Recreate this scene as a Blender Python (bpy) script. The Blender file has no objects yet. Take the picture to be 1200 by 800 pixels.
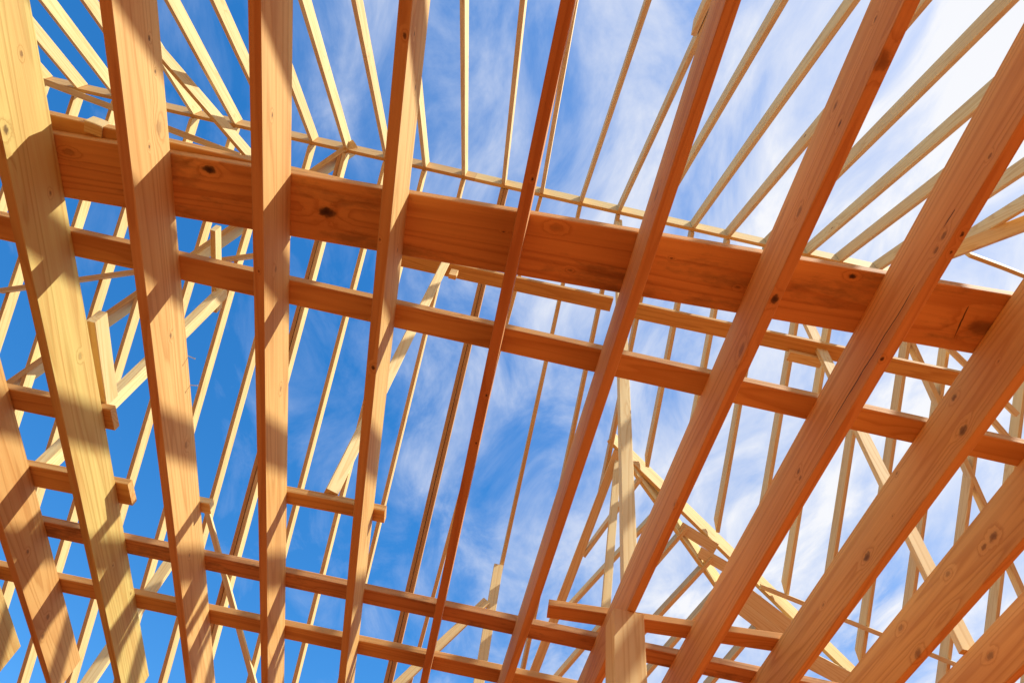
import bpy, math, random
from mathutils import Vector, Matrix
random.seed(7)
S = bpy.context.scene
C = S.collection

# ------------------------------------------------------------------ measured frame
CZ = 1.0                                   # eye height above the subfloor
EL, ROLL, FPX = math.radians(57.428), math.radians(12.78), 800.0
H = 2.0154                                 # joist undersides above the eye
DEP, TH = 0.235, 0.038                     # joist depth, lumber thickness
T = H + DEP                                # joist tops
PITCH = math.radians(40.3); TP = math.tan(PITCH)
RZ = 6.98; RY = RZ * 0.3665                # lower edge of the ridge board
FW = Vector((0, math.cos(EL), math.sin(EL))); UP0 = Vector((0, -math.sin(EL), math.cos(EL))); RT0 = Vector((1, 0, 0))
RT = math.cos(ROLL) * RT0 + math.sin(ROLL) * UP0
UPV = -math.sin(ROLL) * RT0 + math.cos(ROLL) * UP0

def ray(px, py): return FW + RT * ((px - 600) / FPX) - UPV * ((py - 400) / FPX)
def onX(px, py, v): d = ray(px, py); return d * (v / d.x)
def onY(px, py, v): d = ray(px, py); return d * (v / d.y)
def onZ(px, py, v): d = ray(px, py); return d * (v / d.z)
def far(px, py, dz=0.0):                   # the roof plane that falls away beyond the ridge
    d = ray(px, py); return d * ((RZ - dz + RY * TP) / (d.z + d.y * TP))
def near(px, py, dz=0.0):                  # the roof plane that comes back over the eye
    d = ray(px, py); return d * ((RZ - dz - RY * TP) / (d.z - d.y * TP))
def to_px(P): w = P.dot(FW); return (600 + FPX * P.dot(RT) / w, 400 - FPX * P.dot(UPV) / w)

# ------------------------------------------------------------------ materials
def nd(nt, kind, **kw):
    n = nt.nodes.new(kind)
    for k, v in kw.items(): setattr(n, k, v)
    return n

def mix(nt, fac, a, b, mode='MIX'):
    m = nd(nt, 'ShaderNodeMix', data_type='RGBA', blend_type=mode)
    for s, v in ((0, fac), (6, a), (7, b)):
        if isinstance(v, bpy.types.NodeSocket): nt.links.new(v, m.inputs[s])
        else: m.inputs[s].default_value = v if s == 0 else (*v, 1)
    return m.outputs[2]

def math_(nt, op, a, b=None, clamp=False):
    m = nd(nt, 'ShaderNodeMath', operation=op, use_clamp=clamp)
    for i, v in enumerate((a, b)):
        if v is None: continue
        if isinstance(v, bpy.types.NodeSocket): nt.links.new(v, m.inputs[i])
        else: m.inputs[i].default_value = v
    return m.outputs[0]

def ramp(nt, f, *stops, interp='LINEAR'):
    r = nd(nt, 'ShaderNodeValToRGB'); e = r.color_ramp.elements; r.color_ramp.interpolation = interp
    while len(e) < len(stops): e.new(0.5)
    for s, (p, c) in zip(e, stops):
        s.position = p; s.color = (c, c, c, 1) if isinstance(c, (int, float)) else (*c, 1)
    nt.links.new(f, r.inputs[0]); return r.outputs[0]

def lumber(name, early, late, knot, ring_scale=1.0, knots=0.5, stain=0.0, marks=(), cracks=(), fine=1.0):
    """sawn softwood: growth rings cut along the length (local x), pores, knots, dirt; tone comes from the board's own colour"""
    m = bpy.data.materials.new(name); m.use_nodes = True; nt = m.node_tree; L = nt.links
    b = nt.nodes['Principled BSDF']
    tc = nd(nt, 'ShaderNodeTexCoord'); oi = nd(nt, 'ShaderNodeObjectInfo')
    off = nd(nt, 'ShaderNodeVectorMath', operation='MULTIPLY_ADD')
    cmb = nd(nt, 'ShaderNodeCombineXYZ')
    L.new(oi.outputs['Random'], cmb.inputs[0])
    L.new(math_(nt, 'FRACT', math_(nt, 'MULTIPLY', oi.outputs['Random'], 37.7)), cmb.inputs[1])
    L.new(math_(nt, 'FRACT', math_(nt, 'MULTIPLY', oi.outputs['Random'], 91.3)), cmb.inputs[2])
    L.new(cmb.outputs[0], off.inputs[0]); off.inputs[1].default_value = (23, 0.35, 0.35)
    L.new(tc.outputs['Object'], off.inputs[2])
    P = off.outputs[0]
    # knots: stretched cells, only some of them open
    ms = nd(nt, 'ShaderNodeMapping'); ms.inputs['Scale'].default_value = (2.1, 6.5, 6.5); L.new(P, ms.inputs[0])
    vo = nd(nt, 'ShaderNodeTexVoronoi'); vo.inputs['Scale'].default_value = 1.0; L.new(ms.outputs[0], vo.inputs['Vector'])
    sep = nd(nt, 'ShaderNodeSeparateColor'); L.new(vo.outputs['Color'], sep.inputs[0])
    has = math_(nt, 'LESS_THAN', sep.outputs[0], knots)
    size = math_(nt, 'MULTIPLY_ADD', sep.outputs[1], 0.05); nt.nodes[-1].inputs[2].default_value = 0.018
    kd = math_(nt, 'DIVIDE', vo.outputs['Distance'], size)
    kcore = math_(nt, 'MULTIPLY', ramp(nt, kd, (0.75, 1.0), (1.0, 0.0)), has)
    swirl = math_(nt, 'MULTIPLY', ramp(nt, math_(nt, 'MULTIPLY', vo.outputs['Distance'], 2.6), (0.0, 1.0), (1.0, 0.0), interp='EASE'), has)
    # growth rings
    mr = nd(nt, 'ShaderNodeMapping'); mr.inputs['Scale'].default_value = (0.11 * ring_scale, 2.6 * ring_scale, 2.6 * ring_scale); L.new(P, mr.inputs[0])
    nz = nd(nt, 'ShaderNodeTexNoise'); nz.inputs['Scale'].default_value = 1.6; nz.inputs['Detail'].default_value = 2.5; L.new(mr.outputs[0], nz.inputs['Vector'])
    kmark = None
    for (mx, my, mz, rad, drk) in marks:      # knots this very board shows
        rad *= 0.62
        q = nd(nt, 'ShaderNodeVectorMath', operation='SUBTRACT'); L.new(tc.outputs['Object'], q.inputs[0]); q.inputs[1].default_value = (mx, my, mz)
        q2 = nd(nt, 'ShaderNodeVectorMath', operation='MULTIPLY'); L.new(q.outputs[0], q2.inputs[0]); q2.inputs[1].default_value = (0.62 / rad, 1 / rad, 1 / rad)
        wob = nd(nt, 'ShaderNodeTexNoise'); wob.inputs['Scale'].default_value = 1.1 / rad; L.new(tc.outputs['Object'], wob.inputs['Vector'])
        ln = nd(nt, 'ShaderNodeVectorMath', operation='LENGTH'); L.new(q2.outputs[0], ln.inputs[0])
        dist = math_(nt, 'ADD', ln.outputs['Value'], math_(nt, 'MULTIPLY_ADD', wob.outputs[0], 0.9)); nt.nodes[-2].inputs[2].default_value = -0.45
        core = math_(nt, 'MULTIPLY', ramp(nt, math_(nt, 'MULTIPLY', dist, 0.25), (0.0, 1.0), (0.13, 0.92), (0.20, 0.7), (0.24, 0.25), (0.30, 0.0)), drk)
        kmark = core if kmark is None else math_(nt, 'MAXIMUM', kmark, core)
        sw = ramp(nt, math_(nt, 'MULTIPLY', dist, 0.3), (0.0, 1.0), (1.0, 0.0), interp='EASE')
        swirl = math_(nt, 'MAXIMUM', swirl, sw)
    for (p, q_, wd) in cracks:               # drying checks and splits
        A, Bv = Vector(p), Vector(q_); dv = Bv - A; l2 = dv.length
        q = nd(nt, 'ShaderNodeVectorMath', operation='SUBTRACT'); L.new(tc.outputs['Object'], q.inputs[0]); q.inputs[1].default_value = A
        dt = nd(nt, 'ShaderNodeVectorMath', operation='DOT_PRODUCT'); L.new(q.outputs[0], dt.inputs[0]); dt.inputs[1].default_value = dv / l2
        nw = nd(nt, 'ShaderNodeTexNoise'); nw.inputs['Scale'].default_value = 6.0; nw.inputs['Detail'].default_value = 4; L.new(tc.outputs['Object'], nw.inputs['Vector'])
        cr = nd(nt, 'ShaderNodeVectorMath', operation='CROSS_PRODUCT'); L.new(q.outputs[0], cr.inputs[0]); cr.inputs[1].default_value = dv / l2
        sx_ = nd(nt, 'ShaderNodeSeparateXYZ'); L.new(cr.outputs[0], sx_.inputs[0])
        off_ = math_(nt, 'ABSOLUTE', math_(nt, 'ADD', sx_.outputs[2] if abs(dv.z) < 1e-6 else sx_.outputs[1], math_(nt, 'MULTIPLY', math_(nt, 'SUBTRACT', nw.outputs[0], 0.5), 0.02)))
        tt = math_(nt, 'DIVIDE', dt.outputs['Value'], l2)
        taper = ramp(nt, tt, (0.0, 0.0), (0.08, 0.7), (0.6, 1.0), (1.0, 0.0))
        cm = math_(nt, 'LESS_THAN', off_, math_(nt, 'MULTIPLY', taper, wd))
        inside = math_(nt, 'MULTIPLY', math_(nt, 'GREATER_THAN', tt, 0.0), math_(nt, 'LESS_THAN', tt, 1.0))
        cm = math_(nt, 'MULTIPLY', math_(nt, 'MULTIPLY', cm, inside), 0.9)
        kmark = cm if kmark is None else math_(nt, 'MAXIMUM', kmark, cm)
    field = math_(nt, 'ADD', math_(nt, 'MULTIPLY', nz.outputs[0], 20.0), math_(nt, 'MULTIPLY', swirl, 1.7))
    fr = math_(nt, 'FRACT', field)
    ring = ramp(nt, fr, (0.0, 0.25), (0.12, 0.0), (0.55, 0.10), (0.85, 0.9), (0.93, 1.0), (1.0, 0.25))
    # fine fibres
    mf = nd(nt, 'ShaderNodeMapping'); mf.inputs['Scale'].default_value = (2.5, 120, 120); L.new(P, mf.inputs[0])
    nf = nd(nt, 'ShaderNodeTexNoise'); nf.inputs['Scale'].default_value = 1.0; nf.inputs['Detail'].default_value = 3.0; L.new(mf.outputs[0], nf.inputs['Vector'])
    # broad blotches
    mb = nd(nt, 'ShaderNodeMapping'); mb.inputs['Scale'].default_value = (1.3, 7, 7); L.new(P, mb.inputs[0])
    nb = nd(nt, 'ShaderNodeTexNoise'); nb.inputs['Scale'].default_value = 1.0; nb.inputs['Detail'].default_value = 4.0; L.new(mb.outputs[0], nb.inputs['Vector'])
    c = mix(nt, math_(nt, 'MULTIPLY', ring, 0.62), early, late)
    c = mix(nt, 1.0, c, oi.outputs['Color'], 'MULTIPLY')
    c = mix(nt, math_(nt, 'MULTIPLY', ramp(nt, nf.outputs[0], (0.42, 0.0), (0.75, 1.0)), 0.34 * fine), c, late)
    c = mix(nt, math_(nt, 'MULTIPLY', ramp(nt, nb.outputs[0], (0.45, 0.0), (0.8, 1.0)), 0.5), c, late)
    c = mix(nt, math_(nt, 'MULTIPLY', swirl, 0.16), c, late)
    c = mix(nt, kcore, c, knot)
    if kmark is not None: c = mix(nt, kmark, c, (0.045, 0.018, 0.008))
    if stain:
        sm = nd(nt, 'ShaderNodeMapping'); sm.inputs['Scale'].default_value = (3.2, 9, 9); L.new(P, sm.inputs[0])
        sn = nd(nt, 'ShaderNodeTexNoise'); sn.inputs['Scale'].default_value = 1.0; sn.inputs['Detail'].default_value = 7.0; sn.inputs['Roughness'].default_value = 0.68; L.new(sm.outputs[0], sn.inputs['Vector'])
        c = mix(nt, math_(nt, 'MULTIPLY', ramp(nt, sn.outputs[0], (0.53, 0.0), (0.66, 1.0)), stain), c, (0.05, 0.028, 0.016))
    L.new(c, b.inputs['Base Color'])
    b.inputs['Roughness'].default_value = 0.72
    b.inputs['Specular IOR Level'].default_value = 0.25
    bp = nd(nt, 'ShaderNodeBump'); bp.inputs['Strength'].default_value = 0.3 * fine; bp.inputs['Distance'].default_value = 0.002
    L.new(math_(nt, 'ADD', math_(nt, 'MULTIPLY', ring, 0.5), nf.outputs[0]), bp.inputs['Height']); L.new(bp.outputs[0], b.inputs['Normal'])
    return m

FIR = lumber('douglas_fir', (0.68, 0.40, 0.145), (0.46, 0.205, 0.055), (0.09, 0.032, 0.012), 1.0, 0.34)
FIRS = lumber('stained_fir', (0.66, 0.38, 0.165), (0.40, 0.165, 0.05), (0.06, 0.022, 0.010), 0.8, 0.40, 0.55)
SPRUCE = lumber('spruce', (0.78, 0.60, 0.30), (0.62, 0.38, 0.14), (0.20, 0.09, 0.035), 1.3, 0.45, fine=0.08)

def ground_mat():
    m = bpy.data.materials.new('earth'); m.use_nodes = True; nt = m.node_tree; b = nt.nodes['Principled BSDF']
    n = nd(nt, 'ShaderNodeTexNoise'); n.inputs['Scale'].default_value = 0.6; n.inputs['Detail'].default_value = 8
    tc = nd(nt, 'ShaderNodeTexCoord'); nt.links.new(tc.outputs['Object'], n.inputs['Vector'])
    nt.links.new(mix(nt, n.outputs[0], (0.13, 0.045, 0.010), (0.09, 0.03, 0.006)), b.inputs['Base Color']); b.inputs['Roughness'].default_value = 0.95
    return m
def bounce_floor_mat():
    m = bpy.data.materials.new('bounce_floor'); m.use_nodes = True; nt = m.node_tree; b = nt.nodes['Principled BSDF']
    tc = nd(nt, 'ShaderNodeTexCoord'); mp = nd(nt, 'ShaderNodeMapping'); mp.inputs['Scale'].default_value = (0.5, 9, 1); nt.links.new(tc.outputs['Object'], mp.inputs[0])
    n = nd(nt, 'ShaderNodeTexNoise'); n.inputs['Scale'].default_value = 1.5; n.inputs['Detail'].default_value = 7; nt.links.new(mp.outputs[0], n.inputs['Vector'])
    br = nd(nt, 'ShaderNodeTexBrick'); br.offset = 0.5
    for k, v in (('Scale', 1.0), ('Mortar Size', 0.004), ('Brick Width', 2.44), ('Row Height', 1.22)): br.inputs[k].default_value = v
    br.inputs['Color1'].default_value = (1, 1, 1, 1); br.inputs['Color2'].default_value = (0.9, 0.88, 0.86, 1); br.inputs['Mortar'].default_value = (0.25, 0.2, 0.15, 1)
    nt.links.new(tc.outputs['Object'], br.inputs['Vector'])
    c = mix(nt, n.outputs[0], (0.38, 0.088, 0.004), (0.27, 0.058, 0.003))  # unseen floor, its saturated orange chosen to bounce warm light onto the undersides
    nt.links.new(mix(nt, 1.0, c, br.outputs[0], 'MULTIPLY'), b.inputs['Base Color']); b.inputs['Roughness'].default_value = 0.8
    return m

# ------------------------------------------------------------------ lumber builder
def board(name, p0, p1, side, w, d, mat, label, cat, group=None, tone=None, cut0=0.0, cut1=0.0, anchor=(0.5, 0.0), bow=0.003, parent=None, twist=0.0):
    """a stick from p0 to p1. side: direction of its w faces' normal (thickness w); d is measured along dir x side ('up').
    anchor: where in the section (w, d) the line p0-p1 runs, 0..1. cut: slope of the end cut (shift along length per unit of d)."""
    p0, p1 = Vector(p0), Vector(p1)
    ax = (p1 - p0); Ln = ax.length; ax.normalize()
    s = Vector(side); s = (s - ax * s.dot(ax)).normalized(); u = ax.cross(s).normalized()
    if twist:
        q = Matrix.Rotation(twist, 3, ax); s = q @ s; u = q @ u
    c = min(0.0028, w * 0.12)
    prof = [(c, 0), (w - c, 0), (w, c), (w, d - c), (w - c, d), (c, d), (0, d - c), (0, c)]
    prof = [(a - w * anchor[0], b - d * anchor[1]) for a, b in prof]
    n = max(2, min(14, int(Ln / 0.4)))
    ph, am, an = random.uniform(0, 6.28), random.uniform(-bow, bow), random.uniform(-bow, bow)
    V, Fc = [], []
    zc = d * (0.5 - anchor[1])
    for i in range(n + 1):
        t = i / n
        dy = am * math.sin(math.pi * t) + 0.35 * an * math.sin(5.1 * t + ph); dz = an * math.sin(math.pi * t) * 0.7
        for a, b in prof:
            x = Ln * t
            if i == 0: x += cut0 * (b - (-d * anchor[1]))
            if i == n: x += cut1 * (b - (-d * anchor[1]))
            e = 0.0
            V.append((x, a + dy, b + dz))
    k = len(prof)
    for i in range(n):
        for j in range(k):
            j2 = (j + 1) % k
            Fc.append((i * k + j, i * k + j2, (i + 1) * k + j2, (i + 1) * k + j))
    Fc.append(tuple(range(k))[::-1]); Fc.append(tuple(n * k + j for j in range(k)))
    me = bpy.data.meshes.new(name); me.from_pydata(V, [], Fc); me.update(); me.materials.append(mat)
    o = bpy.data.objects.new(name, me); C.objects.link(o)
    M = Matrix((ax, s, u)).transposed().to_4x4(); M.translation = p0 + Vector((0, 0, CZ))
    if parent is not None:
        o.parent = parent; o.matrix_parent_inverse = Matrix.Translation(parent.location).inverted()
    o.matrix_world = M
    if parent is not None: o.matrix_basis = M
    t = tone or (1, 1, 1); v = random.uniform(0.90, 1.06); h = random.uniform(-0.03, 0.03)
    o.color = (min(1, t[0] * v), t[1] * v * (1 + h), t[2] * v * (1 + 1.8 * h), 1)
    if label: o['label'] = label
    if cat and parent is None: o['category'] = cat
    if group and parent is None: o['group'] = group
    return o

def root(name, p, label, cat, group=None):
    o = bpy.data.objects.new(name, None); C.objects.link(o); o.location = Vector(p) + Vector((0, 0, CZ))
    o['label'] = label; o['category'] = cat
    if group: o['group'] = group
    return o

def flat(x0, x1, y0, y1, w, z, mat, label, group, name='catwalk_board', cat='board', th=TH, tone=None, bow=0.003):
    """a board lying flat on the joists; (x0, y0)-(x1, y1) is its lower edge on the eye's side"""
    return board(name, (x0, y0, z), (x1, y1, z), (0, 1, 0), w, th, mat, label, cat, group, tone, anchor=(0.0, 0.0), bow=bow)

ORD = ['first', 'second', 'third', 'fourth', 'fifth', 'sixth', 'seventh', 'eighth', 'ninth', 'tenth', 'eleventh', 'twelfth', 'thirteenth']

# ------------------------------------------------------------------ ceiling joists
FE, FLT, FK = (0.76, 0.455, 0.165), (0.52, 0.235, 0.062), (0.09, 0.032, 0.012)
def joist_mat(k, side, knots=(), cracks=()):
    """fir with the knots and checks that this joist shows: knots (px, py, radius, darkness) on its wide face ('f') or underside ('b')"""
    x = KX[k] + (TH if side == 'R' else 0)
    def loc(px, py, on='f'):
        p = onX(px, py, x) if on == 'f' else onZ(px, py, H)
        return (p.y + 2.9, -(p.x - KX[k]), p.z - H)
    return lumber('fir_joist', FE, FLT, FK, 1.0, 0.05, marks=[(*loc(*m[:2], m[4] if len(m) > 4 else 'f'), m[2], m[3]) for m in knots],
                  cracks=[(loc(*c[0]), loc(*c[1]), c[2]) for c in cracks])
KX = [-2.63, -2.244, -1.802, -1.370, -0.934, -0.508, -0.076, 0.346, 0.772, 1.200, 1.624, 2.048, 2.464]
KL = ['yellow lit joist showing only its cut end tip at the lower left edge',
      'orange brown joist with sawn end in the lower left corner, banded with shadow',
      'brightest yellow joist under the left end of the wide flat board',
      'joist with wavy grain and one bright pale face, right of the yellow joist',
      'near upright looking joist just left of the dark round knot hole in the wide board',
      'joist with narrow pale lit face, directly right of the dark round knot hole',
      'thin dark red joist seen almost edge on, in the middle of the photo',
      'red brown joist right of the edge-on one, resting on the pale square post',
      'red brown joist with a dark knot where it crosses the wide flat board',
      'wide reddish joist with a long dark crack running down its face',
      'wide orange joist at the right end of the wide flat board, large round knots',
      'wide orange joist with ringed knots, second in from the lower right corner',
      'reddish joist cutting across the extreme lower right corner']
TONE = {0: (.88, 1.04, .97), 1: (.88, .90, .88), 2: (.78, 1.10, 1.04), 3: (.92, 1.02, 1.08), 4: (.92, .99, .99), 5: (.92, 1.03, 1.02), 6: (.82, .66, .55), 7: (1.0, .92, .82),
        8: (1.0, .90, .80), 9: (1.04, .88, .74), 10: (1.1, .98, .80), 11: (1.1, .91, .70), 12: (1.08, .92, .76)}
KM = {1: joist_mat(1, 'R', [(32, 646, .014, .6), (56, 722, .02, .55), (50, 745, .02, .5)]),
      2: joist_mat(2, 'R', [(24, 63, .012, .7), (6, 152, .018, .8), (58, 226, .010, .8), (93, 417, .016, .35), (155, 525, .006, .8), (148, 540, .006, .8), (153, 695, .012, .6), (132, 662, .008, .7)]),
      3: joist_mat(3, 'R', [(175, 45, .010, .8), (182, 84, .008, .8), (186, 150, .03, .35), (175, 172, .008, .8), (200, 393, .013, .7), (219, 375, .018, .5), (218, 521, .02, .35), (233, 567, .006, .9), (222, 650, .012, .5)]),
      4: joist_mat(4, 'R', [(318, 135, .010, .8), (322, 315, .016, .45), (328, 455, .016, .4), (303, 318, .006, .9, 'b')]),
      5: joist_mat(5, 'R', [(485, 40, .008, .8), (486, 103, .010, .9), (465, 293, .010, .7), (474, 42, .010, .8, 'b'), (437, 431, .012, .9, 'b'), (445, 281, .006, .9, 'b'), (427, 763, .006, .9, 'b')]),
      6: joist_mat(6, 'R', [(570, 463, .007, .9, 'b'), (558, 519, .007, .8, 'b'), (624, 210, .006, .9, 'b')]),
      7: joist_mat(7, 'L', [(770, 228, .03, .35), (694, 452, .012, .4), (655, 630, .006, .9)], [((690, 440), (671, 492), .0012)]),
      8: joist_mat(8, 'L', [(1025, 22, .011, .7), (983, 145, .012, .9), (978, 124, .014, .6), (936, 247, .022, .5), (908, 351, .02, .95, 'b'), (868, 410, .03, .4), (790, 590, .012, .4), (1035, 72, .03, .5, 'b')], [((965, 285), (930, 360), .0016), ((880, 420), (830, 520), .0015)]),
      9: joist_mat(9, 'L', [(1106, 276, .016, .6), (1097, 293, .014, .6), (1160, 183, .01, .5), (1128, 275, .010, .95, 'b'), (1115, 296, .008, .9, 'b'), (1034, 421, .010, .95, 'b'), (936, 552, .014, .6), (938, 560, .012, .5)],
                   [((1120, 245), (1105, 268), .003), ((1075, 330), (955, 528), .0034)]),
      10: joist_mat(10, 'L', [(1117, 465, .018, .65), (1127, 504, .026, .75), (1169, 423, .007, .9), (1050, 554, .010, .5), (1015, 652, .028, .75), (1045, 604, .007, .7), (964, 708, .012, .5)]),
      11: joist_mat(11, 'L', [(1163, 628, .026, .6), (1152, 640, .018, .5), (1110, 672, .02, .35), (1055, 735, .02, .4), (1075, 765, .03, .5)]),
      12: joist_mat(12, 'L', [(1160, 768, .026, .55)])}
JO = {}
for k, x in enumerate(KX):
    JO[k] = board('ceiling_joist', (x, -2.9, H), (x, 4.465, H), (-1, 0, 0), TH, DEP, KM.get(k, FIR), KL[k], 'joist', 'ceiling joists', TONE[k], anchor=(1.0, 0.0), bow=0.0045)

def nail(owner, px, py, x, lean):
    p = onX(px, py, x); bm_v, bm_f = [], []
    for ring, (d_, r_) in enumerate(((-.01, .0019), (.030, .0019), (.030, .0042), (.0315, .0042))):
        for i in range(8): a = i * math.pi / 4; bm_v.append((r_ * math.cos(a), r_ * math.sin(a), d_))
    for q in range(3):
        for i in range(8): j = (i + 1) % 8; bm_f.append((q * 8 + i, q * 8 + j, q * 8 + 8 + j, q * 8 + 8 + i))
    bm_f.append(tuple(24 + i for i in range(8)))
    me = bpy.data.meshes.new('nail'); me.from_pydata(bm_v, [], bm_f); me.materials.append(STEEL)
    o = bpy.data.objects.new('nail', me); C.objects.link(o)
    o.parent = owner; o.matrix_parent_inverse = owner.matrix_basis.inverted()
    Q = Vector(lean).to_track_quat('Z', 'Y').to_matrix().to_4x4(); Q.translation = p + Vector((0, 0, CZ)); o.matrix_basis = Q
STEEL = bpy.data.materials.new('steel'); STEEL.use_nodes = True
_b = STEEL.node_tree.nodes['Principled BSDF']; _b.inputs['Metallic'].default_value = 1; _b.inputs['Roughness'].default_value = .4
_n = STEEL.node_tree.nodes.new('ShaderNodeTexNoise'); _n.inputs['Scale'].default_value = 300
_r = STEEL.node_tree.nodes.new('ShaderNodeValToRGB'); _r.color_ramp.elements[0].color = (.35, .33, .31, 1); _r.color_ramp.elements[1].color = (.6, .58, .55, 1)
STEEL.node_tree.links.new(_n.outputs[0], _r.inputs[0]); STEEL.node_tree.links.new(_r.outputs[0], _b.inputs['Base Color'])
nail(JO[3], 221, 417, KX[3] + TH, (1, .1, -.15)); nail(JO[3], 223, 451, KX[3] + TH, (1, -.1, .1))

# ------------------------------------------------------------------ boards laid flat over the joists
G = 'boards laid flat across the joists'
BO = Vector((-2.02, 1.024, T + .001)); BA = Vector((4.04, -.24, 0)).normalized(); BS = (Vector((0, 1, 0)) - BA * BA.y).normalized()
def bl(px, py): p = onZ(px, py, T) - BO; return (p.dot(BA), p.dot(BS), 0.0)
BM = lumber('stained_fir', (0.74, 0.42, 0.15), (0.46, 0.19, 0.05), (0.06, 0.022, 0.010), 0.8, 0.05, 0.42,
            marks=[(*bl(245, 199), .026, 1.0), (*bl(383, 249), .036, 1.0), (*bl(444, 282), .006, .8), (*bl(590, 272), .006, .9), (*bl(668, 317), .010, .4), (*bl(787, 303), .007, .7), (*bl(865, 337), .009, .6), (*bl(999, 324), .014, 1.0), (*bl(652, 267), .02, .3), (*bl(1150, 385), .05, .6), (*bl(80, 178), .02, .3)],
            cracks=[(bl(1135, 358), bl(1117, 398), .0028)])
flat(-2.02, 2.02, 1.024, 0.784, 0.245, T + 0.001, BM, 'widest flat board lying across the joists, with dark round knots and stains', G, tone=(1.0, .9, .8))
flat(-2.3, -0.62, 0.955, 0.962, 0.235, T + TH + 0.003, FIR, 'second wide board lying on top of the widest one at its left', G, tone=(1, .85, .72))
q = onZ(101, 164, T + .03)
q.y -= .05
board('offcut_block', q, q + Vector((.06, 0.012, .004)), (0, 1, 0), .045, .06, SPRUCE, 'small pale offcut block left on the edge of the stacked wide boards', 'offcut')
flat(-3.05, 2.95, 1.402, 1.372, 0.110, T + 0.001, FIR, 'longest narrow flat board, just below the widest board', G, tone=(1, .92, .84))
flat(-2.75, -1.725, 2.315, 2.285, 0.125, T + 0.001, FIR, 'short narrow board ending past the yellow joist, the upper of two there', G, tone=(1, .95, .9))
flat(-2.6, -1.70, 2.80, 2.758, 0.150, T + 0.001, FIR, 'short narrow board ending past the yellow joist, the lower of two there', G, tone=(1, .95, .9))
flat(-.925, -.414, 2.555, 2.535, 0.085, T + 0.001, FIR, 'shortest flat board, bridging one joist bay left of centre under a lit brace', G, tone=(1, .95, .9))
flat(-2.7, 2.6, 3.205, 3.07, 0.122, T + 0.001, FIRS, 'long narrow flat board in the lower third, upper of the two long ones', G, tone=(1, .9, .82))
flat(-2.66, 2.6, 3.680, 3.52, 0.130, T + 0.001, FIR, 'long narrow flat board near the bottom edge, lowest long one', G, tone=(1, .9, .82))
flat(.479, 1.66, 2.945, 2.802, 0.105, T + 0.002, FIR, 'short flat board whose sawn end overlaps beside the pale square post', G, tone=(1, .85, .74))

# ------------------------------------------------------------------ roof: ridge, rafters
RD = 0.184
xs_ = onZ(557, 205, RZ).x
board('ridge_board', (-7.4, RY, RZ), (xs_ - .002, RY, RZ), (0, 1, 0), TH, RD, SPRUCE, 'tan left length of the ridge board where the two rafter slopes meet', 'ridge board', 'lengths of the ridge board', tone=(.8, .66, .55), anchor=(0, 0))  # darker tone paints shade onto the face of this length
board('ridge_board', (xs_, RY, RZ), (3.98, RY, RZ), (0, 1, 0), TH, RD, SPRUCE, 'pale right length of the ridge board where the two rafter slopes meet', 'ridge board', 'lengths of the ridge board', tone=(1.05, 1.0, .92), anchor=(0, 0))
NX = [-5.95, -5.53, -5.14, -4.72, -4.27, -3.87, -3.42, -2.99, -2.576, -2.20, -1.763, -1.34, -.912, -.48, -.061, .371, .79, 1.199, 1.599, 1.989, 2.42, 2.854, 3.208, 3.626]
FX = [-7.2, -6.8, -6.38] + NX + [4.05, 4.47, 4.9, 5.33, 5.75, 6.2]
RDEP = 0.14

def joists_at(py_line):      # picture x of every joist along the ridge line
    out = []
    for k, x in enumerate(KX):
        best = None
        for i in range(400):
            y = -1.5 + i * 0.015
            q = to_px(Vector((x + .019, y, H)))
            e = abs(q[1] - (104 + (q[0] - 87) * .2239))
            if best is None or e < best[0]: best = (e, q[0])
        out.append(best[1])
    return out
JP = joists_at(0)
def bay_labels(xs, what):
    bays = {}
    for x in xs:
        px = to_px(Vector((x + .019, RY, RZ)))[0]
        b = sum(1 for j in JP if j < px)
        bays.setdefault(b, []).append(x)
    res = {}
    for b, L in bays.items():
        where = f'at the ridge between the {ORD[b-1]} and {ORD[b]} joists' if 0 < b < 13 else 'at the ridge left of every joist' if b == 0 else 'right of every joist'
        for i, x in enumerate(L):
            pos = '' if len(L) == 1 else {0: ', left one', len(L) - 1: ', right one'}.get(i, ', middle one' if len(L) == 3 else f', {ORD[i]} one')
            res[x] = f'{what} {where}{pos}'
    return res
NL = bay_labels(NX, 'overhead rafter ending')
for x in NX:
    y1 = RY - 0.003; y0 = -2.6
    board('near_rafter', (x - (.13 if x == -.061 else 0), y0, RZ - (RY - y0) * TP - .0), (x, y1, RZ - 0.002), (-1, 0, 0), TH, RDEP, SPRUCE, NL[x], 'rafter', 'rafters of the near roof slope', anchor=(1, 0), cut1=math.tan(PITCH) * 1.0, bow=0.004, tone=(1.0, .98, .95))
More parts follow.
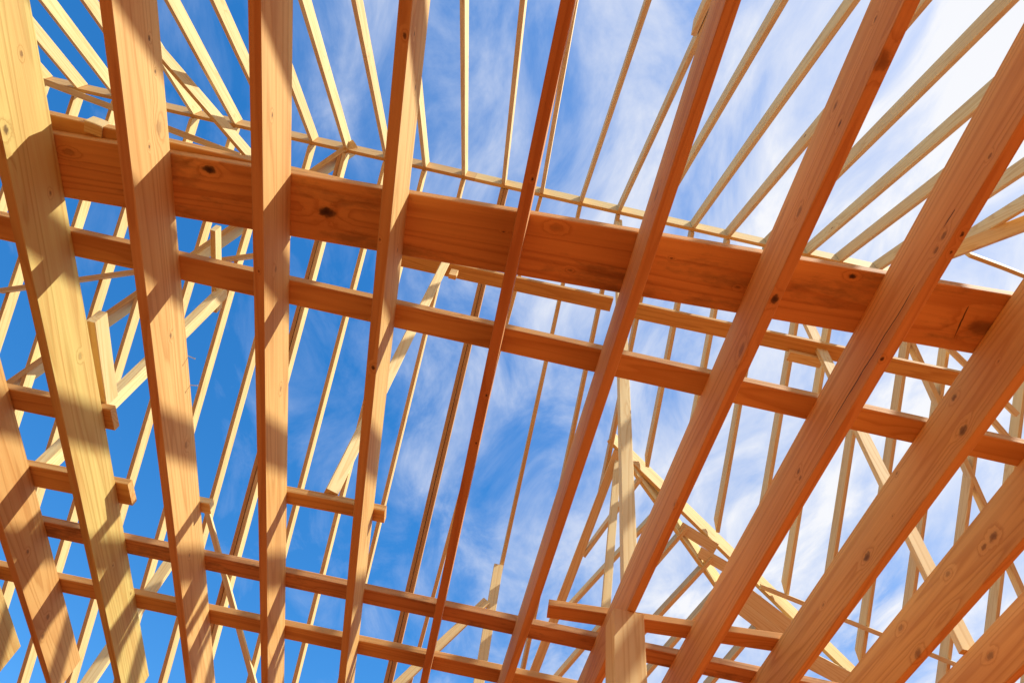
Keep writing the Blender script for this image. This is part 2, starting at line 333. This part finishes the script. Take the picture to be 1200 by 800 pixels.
# two more sticks nailed beside rafters at the right
q = near(1129, 287); q2 = near(1205, 238)
board('near_rafter', (3.98, -.6, RZ - (RY + .6) * TP), (3.98, 2.02, RZ - (RY - 2.02) * TP), (-1, 0, 0), TH, RDEP, SPRUCE, 'overhead rafter at the right edge, its lower end landing on a slanted timber', 'rafter', 'rafters of the near roof slope', anchor=(1, 0))
a, b = near(1104, 307, .17), near(1235, 258, .17)
board('hip_rafter', b, a, (-1, .1, 0), TH, RDEP, SPRUCE, 'slanted orange timber under the overhead rafters at the right edge', 'rafter', tone=(1, .86, .76), anchor=(.5, 0))
a, b = near(1137, 300, .12), near(1215, 330, .12)
board('roof_ledger', a, b, (0, 1, 0), TH, .089, SPRUCE, 'thin bright ledger strip running out from the slanted timber at right edge', 'board', anchor=(.5, 0))
sx = .79
board('sister_rafter', (sx - .042, -1.2, RZ - (RY + 1.2) * TP), (sx - .042, .58, RZ - (RY - .58) * TP), (-1, 0, 0), TH, RDEP, SPRUCE, 'short second ply nailed beside an overhead rafter, its square end hanging at top centre', 'rafter', anchor=(1, 0), cut1=0)

FL = bay_labels(FX, 'far slope rafter starting')
def fz(y): return RZ - (y - RY) * TP
for x in FX:
    y0 = RY + TH + .003; y1 = 8.0
    if 1.15 < x < 4.2: y1 = 4.37 + (x - 1.21) * .444 - .03
    if 1.1 < x < 1.3: y1 = 4.86
    lab = FL[x]
    board('far_rafter', (x, y0, fz(y0)), (x - (.27 if x == -.061 else 0), y1, fz(y1)), (-1, 0, 0), TH, RDEP, SPRUCE, lab, 'rafter', 'rafters of the far roof slope', anchor=(1, 0), cut0=-TP, cut1=-TP if y1 < 6 else 0, bow=0.004, tone=(.74, .56, .44) if -.55 < x < -.4 else (.92, .8, .66) if -.4 < x < 1.3 else (1.0, .94, .86))  # middle rafters toned darker: shade of their undersides and left faces in the colour
def ply(x, lab):
    y0, y1 = RY + TH + .003, 8.0
    board('sister_rafter', (x, y0, fz(y0)), (x, y1, fz(y1)), (-1, 0, 0), TH, RDEP, SPRUCE, lab, 'rafter', None, anchor=(1, 0), cut0=-TP, bow=.0005, tone=(.74, .54, .42))  # dark tone stands in for the shaded undersides of the plies
ply(-.48 + .042, 'dark second ply nailed to a far slope rafter left of the edge-on joist')
ply(-2.20 - .042, 'brown second ply against a far slope rafter below the dark round knot hole')

# ------------------------------------------------------------------ posts, ties and braces
Yp = 2.60
def post(px0, top_py, x, y, z0, z1, label, w=.089, d=.038, **kw):
    return board('stud_post', (x, y, z0), (x, y, z1), (1, 0, 0), w, d, SPRUCE, label, 'post', kw.get('group'), anchor=(.5, .5), tone=kw.get('tone'))
k = onY(730, 445, Yp); Yk = Yp * .825 / k.x; k = onY(730, 445, Yk)
post(0, 0, k.x, Yk, T, RZ - .002, 'tall pale post propping the ridge, right of centre behind the red joists', w=.075, d=.06)
# horizontal tie in line with that post, two lengths lapped at it
pz = onY(600, 325, Yp - .03).z
ta, tb, tc_, td = onZ(450, 292, pz), onZ(719, 350, pz), onZ(732, 353, pz), onZ(1132, 438, pz)
board('ridge_tie', ta, tb, (0, 1, 0), .125, TH, FIR, 'left length of the flat tie under the ridge, ending at the tall post', 'tie beam', 'ties under the ridge', tone=(1.05, 1.0, .9), anchor=(0, 0))
board('ridge_tie', tc_, td, (0, 1, 0), .14, TH, FIR, 'right length of the flat tie under the ridge, behind the cracked joist', 'tie beam', 'ties under the ridge', tone=(1.05, 1.0, .9), anchor=(0, 0))
# long lit brace from the tie down to the short flat board
a = onY(522, 308, Yp - .08); b = onZ(388, 578, T + TH + .004); 
board('diagonal_brace', b, a, (0, 1, 0), TH, .064, SPRUCE, 'long lit diagonal brace footed on the shortest flat board', 'brace', anchor=(.5, .5), twist=0.35)
a = onY(531, 322, Yp - .06)
board('blocking', a + Vector((0, 0, -.04)), a + Vector((.0, 0, .06)), (0, 1, 0), .038, .06, SPRUCE, 'small block hanging from the tie at the head of the lit brace', 'block', anchor=(.5, .5), tone=(1, .85, .7))
a, b = onY(725, 528, 4.5), onY(709, 722, 4.5)
board('stud_post', b, a, (1, 0, 0), .07, TH, SPRUCE, 'bright leaning stud directly behind the tall ridge prop', 'post', anchor=(.5, .5))
q = onZ(924, 411, pz); q2 = onZ(963, 420, pz)
board('blocking', q + Vector((0, -.02, -.045)), q2 + Vector((0, -.02, -.045)), (0, 1, 0), .09, .042, SPRUCE, 'pale block under the right tie beside the cracked joist', 'block', anchor=(0, 0))
q = onZ(236, 597, T)
flat(-1.366, -1.285, q.y - .05, q.y - .055, .075, T + .001, SPRUCE, 'tiny board stub poking out past the wavy grained joist', G)
# upright posts
def vpost(px, py0, py1, y, label, name='stud_post', w=.089, d=.038, side=(1, 0, 0), tone=None):
    t = onY(px, py0, y); lo = onY(px, py1, y)
    P = [t.x, y]
    ln = lambda q: 0
    return t
def upright(pt, pb, y, label, w=.089, d=.038, side=(1, 0, 0), zb=None, tone=None):
    a = onY(*pt, y); b = onY(*pb, y); x = (a.x + b.x) / 2
    return board('stud_post', (x, y, zb if zb is not None else b.z), (x, y, a.z), side, w, d, SPRUCE, label, 'post', None, anchor=(.5, .5), tone=tone)
# right: foot on the joists at the eleventh joist
f = onZ(1131, 764, T); upright((949, 378), (1131, 764), f.y, 'slanting pale post behind the two wide orange joists at the right', zb=T)
f = onZ(40, 548, T + TH); upright((267, 343), (40, 548), f.y, 'pale post behind the yellow joist, footed on the lower short board', zb=T + TH + .002, w=.06, d=.089)
f = onZ(96, 812, T); upright((205, 648), (96, 812), f.y, 'pale nail-marked post low behind the yellow and wavy grained joists', w=.089, zb=T)
f = far(583, 660, .02); upright((583, 662), (566, 778), f.y, 'short upright post below centre, its top nailed to a far rafter', w=.089, zb=T)
y_ = f.y - .05
a, b = onY(570, 704, y_), onY(462, 806, y_)
board('diagonal_brace', b, a, (0, 1, 0), TH, .075, SPRUCE, 'slim diagonal brace at the foot of the short upright post below centre', 'brace', anchor=(.5, .5))
# pale square post under the joist
yq = 2.78
a = onY(739, 716, yq)
board('square_post', (.78, 2.62, -CZ), (.78, 2.62, H - .002), (1, 0, 0), .14, .14, SPRUCE, 'pale square post rising into the bottom of the photo against a red joist', 'post', tone=(1, .98, .9), anchor=(.5, .5))

def under(name, A, B, dz, d, label, cat='brace', lay=True, tone=None, w=TH, g=None, surf=far):
    """a stick nailed flat to the undersides of the rafters (or on edge when lay is False)"""
    a, b = surf(*A, dz), surf(*B, dz)
    nrm = Vector((0, math.sin(PITCH), math.cos(PITCH))) if surf is far else Vector((0, -math.sin(PITCH), math.cos(PITCH)))
    sd = nrm if lay else (b - a).cross(nrm)
    return board(name, a, b, sd, w, d, SPRUCE, label, cat, g, tone, anchor=(1.0, .5) if lay else (.5, 1.0))
WB = 'diagonal braces under the far rafters'
under('wind_brace', (415, 166), (-10, 462), .004, .22, 'long lit diagonal brace under the far rafters at the left', w=.06, g=WB, lay=False)
under('wind_brace', (1066, 392), (1206, 706), .004, .10, 'long diagonal brace under the far rafters at the right edge', w=.05, g=WB, lay=False)
under('wind_brace', (-4, 340), (300, 298), .10, .089, 'nearly level brace crossing behind the yellow joist', g=WB, lay=False)
under('wind_brace', (40, 92), (282, 184), .03, .06, 'thin strip brace just under the ridge at upper left', g=WB)
under('wind_brace', (243, 596), (302, 812), .004, .05, 'thin zigzag stick hanging left of the fifth joist near the bottom', g=WB)
under('wind_brace', (1106, 404), (1190, 486), .05, .06, 'short steep brace at right, upper of two near the edge', g=WB)
under('wind_brace', (1130, 455), (1206, 545), .05, .06, 'short steep brace at right, lower of two near the edge', g=WB)
under('wind_brace', (890, 686), (1125, 780), .004, .045, 'thin level strip low at right behind the wide orange joists', g=WB)
a, b = near(160, 38, .02), far(330, 233, .02)
board('diagonal_brace', a, b, (-1, .3, 0), TH, .14, SPRUCE, 'bright stout brace crossing in front of the ridge, right of the wavy grained joist', 'brace', anchor=(.5, 0))
a = far(252, 266, .15); b = onY(254, 368, f.y)
g1 = onY(267, 350, onZ(40, 548, T + TH).y)
a = onY(248, 264, g1.y - .35); 
board('strut', onZ(249, 270, g1.z), onZ(251, 366, g1.z), (-1, 0, 0), TH, .089, SPRUCE, 'short level strut joining the pale post to the long lit brace at left', 'strut', anchor=(.5, 0))
zz = T + TH + .004
b, a = onZ(125, 476, zz), onZ(111, 378, zz)
board('strut', a, b, (-1, 0, 0), TH, .089, SPRUCE, 'short strut standing on the upper short board beside the yellow joist', 'strut', anchor=(0, 0))

# ------------------------------------------------------------------ valley and jack rafters at the lower right
def onedge(name, A, B, d, label, dz=0.0, tone=(1.03, 1.02, .95)):
    p, q = far(*A, dz), far(*B, dz); v = q - p; sd = Vector((-v.y, v.x, 0))
    return board(name, p, q, sd, TH, d, SPRUCE, label, 'valley board', 'valley boards', tone, anchor=(0, 0))
onedge('valley_board', (714, 515), (1012, 805), .19, 'upper lit valley board slanting down behind the red joists at lower right')
onedge('valley_board', (736, 541), (850, 700), .22, 'lower lit valley board below the upper one, ending behind the cracked joist', .05)
under('valley_rafter', (724, 528), (618, 806), .012, .085, 'brown valley rafter falling left from the head of the valley boards', 'rafter', lay=True, tone=(.98, .86, .76))
JK = 'jack rafters below the valley'
for i, (A, B, l) in enumerate([((752, 560), (684, 652), 'topmost'), ((786, 584), (668, 712), 'second from the top'), ((806, 618), (644, 806), 'third from the top'),
                        ((836, 654), (700, 800), 'fourth from the top'), ((856, 678), (745, 806), 'fifth from the top'), ((900, 722), (830, 806), 'lowest')]):
    under('jack_rafter', A, B, .06, .13, f'brown jack rafter slanting left below the valley board, {l}', 'rafter', lay=False, g=JK, tone=(1, .9, .8) if i > 1 else None)
for i, (A, B, l) in enumerate([((797, 617), (838, 642), 'top'), ((819, 646), (864, 672), 'second'), ((842, 676), (888, 703), 'third')]):
    under('blocking', A, B, -.02, .11, f'pale wide block set between the two valley boards, {l} one', 'block', lay=True, g='blocks between the valley boards')
for A, B, w_, l in [((866, 690), (934, 742), .15, 'pale wide plank fanning out below the upper valley board, uppermost of three'), ((858, 704), (926, 756), .13, 'pale wide plank fanning out below the upper valley board, middle of three'),
                ((940, 768), (1012, 806), .16, 'pale wide plank fanning out below the upper valley board, lowest of three')]:
    under('valley_plank', A, B, .10, w_, l, 'plank', lay=True, g='planks under the valley')

# ------------------------------------------------------------------ ground
def sheet(name, x0, x1, y0, y1, z, mat):
    me = bpy.data.meshes.new(name); me.from_pydata([(x0, y0, z), (x1, y0, z), (x1, y1, z), (x0, y1, z)], [], [(0, 1, 2, 3)]); me.materials.append(mat)
    o = bpy.data.objects.new(name, me); C.objects.link(o); o['kind'] = 'structure'; return o
sheet('ground', -1500, 1500, -1500, 1500, -0.3, ground_mat())
def slab(name, x0, x1, y0, y1, z0, z1, mat):
    v = [(x, y, z) for z in (z0, z1) for x, y in ((x0, y0), (x1, y0), (x1, y1), (x0, y1))]
    me = bpy.data.meshes.new(name); me.from_pydata(v, [], [(3, 2, 1, 0), (4, 5, 6, 7), (0, 1, 5, 4), (1, 2, 6, 5), (2, 3, 7, 6), (3, 0, 4, 7)]); me.materials.append(mat)
    o = bpy.data.objects.new(name, me); C.objects.link(o); o['kind'] = 'structure'
slab('floor', -7.5, 7.5, -3.2, 8.3, -0.29, 0.0, bounce_floor_mat())

# ------------------------------------------------------------------ daylight
SUN = Vector((0.666, -0.26, 1.0)).normalized()
sl = bpy.data.lights.new('sun', 'SUN'); sl.energy = 5.0; sl.angle = math.radians(0.53); sl.color = (1.0, 0.95, 0.81)
so = bpy.data.objects.new('sun', sl); C.objects.link(so); so.rotation_euler = SUN.to_track_quat('Z', 'Y').to_euler(); so.location = (8, -4, 12)
W = bpy.data.worlds.new('World'); S.world = W; W.use_nodes = True; nt = W.node_tree; L = nt.links
bg = nt.nodes['Background']; bg.inputs[1].default_value = 0.12
sky = nd(nt, 'ShaderNodeTexSky', sky_type='NISHITA'); sky.sun_disc = False
sky.sun_elevation = math.asin(SUN.z); sky.sun_rotation = math.atan2(SUN.x, SUN.y)
sky.air_density = 1.0; sky.dust_density = 0.3; sky.ozone_density = 2.0
hs = nd(nt, 'ShaderNodeHueSaturation'); hs.inputs['Saturation'].default_value = 1.38; hs.inputs['Value'].default_value = 1.45; L.new(sky.outputs[0], hs.inputs['Color'])
tc = nd(nt, 'ShaderNodeTexCoord'); sp = nd(nt, 'ShaderNodeSeparateXYZ'); L.new(tc.outputs['Generated'], sp.inputs[0])
zc = math_(nt, 'MAXIMUM', sp.outputs[2], 0.08)
u = math_(nt, 'DIVIDE', sp.outputs[0], zc); v = math_(nt, 'DIVIDE', sp.outputs[1], zc)
cb = nd(nt, 'ShaderNodeCombineXYZ'); L.new(u, cb.inputs[0]); L.new(v, cb.inputs[1])
mp = nd(nt, 'ShaderNodeMapping'); mp.inputs['Rotation'].default_value = (0, 0, math.radians(28)); mp.inputs['Scale'].default_value = (3.1, 1.6, 1); mp.inputs['Location'].default_value = (1.7, 0.4, 0); L.new(cb.outputs[0], mp.inputs[0])
n1 = nd(nt, 'ShaderNodeTexNoise'); n1.inputs['Scale'].default_value = 2.0; n1.inputs['Detail'].default_value = 12; n1.inputs['Roughness'].default_value = 0.62; n1.inputs['Distortion'].default_value = 0.6; L.new(mp.outputs[0], n1.inputs['Vector'])
n2 = nd(nt, 'ShaderNodeTexNoise'); n2.inputs['Scale'].default_value = 2.6; n2.inputs['Detail'].default_value = 6; L.new(cb.outputs[0], n2.inputs['Vector'])
cov = math_(nt, 'ADD', math_(nt, 'MULTIPLY', math_(nt, 'MINIMUM', u, 0.5), 0.74), math_(nt, 'MULTIPLY', math_(nt, 'MAXIMUM', v, 0.0), -0.21))
cov = math_(nt, 'ADD', cov, math_(nt, 'MULTIPLY', n1.outputs[0], 1.5))
cov = math_(nt, 'ADD', cov, math_(nt, 'MULTIPLY', n2.outputs[0], 0.8))
cov = math_(nt, 'ADD', cov, -0.55)          # thin veil in the middle, bright cloud towards the sun, clear blue away from it
cl = ramp(nt, cov, (0.05, 0.0), (0.30, 0.22), (0.62, 0.66), (1.0, 1.0))
ccol = ramp(nt, cov, (0.2, (0.44, 0.56, 0.84)), (0.95, (0.88, 0.89, 0.93)))
L.new(mix(nt, cl, hs.outputs[0], mix(nt, 1.0, ccol, (6.3, 6.3, 6.3), 'MULTIPLY')), bg.inputs[0])

# ------------------------------------------------------------------ camera
cd = bpy.data.cameras.new('camera'); cd.sensor_width = 36; cd.lens = 36 * FPX / 1200; cd.clip_end = 5000; cd.clip_start = 0.05
co = bpy.data.objects.new('camera', cd); C.objects.link(co)
M = Matrix((RT, UPV, -FW)).transposed().to_4x4(); M.translation = (0, 0, CZ); co.matrix_world = M
S.camera = co
S.view_settings.view_transform = 'Standard'; S.view_settings.look = 'None'; S.view_settings.exposure = 0.5; S.view_settings.gamma = 1.0
S.cycles.max_bounces = 8; S.cycles.diffuse_bounces = 6
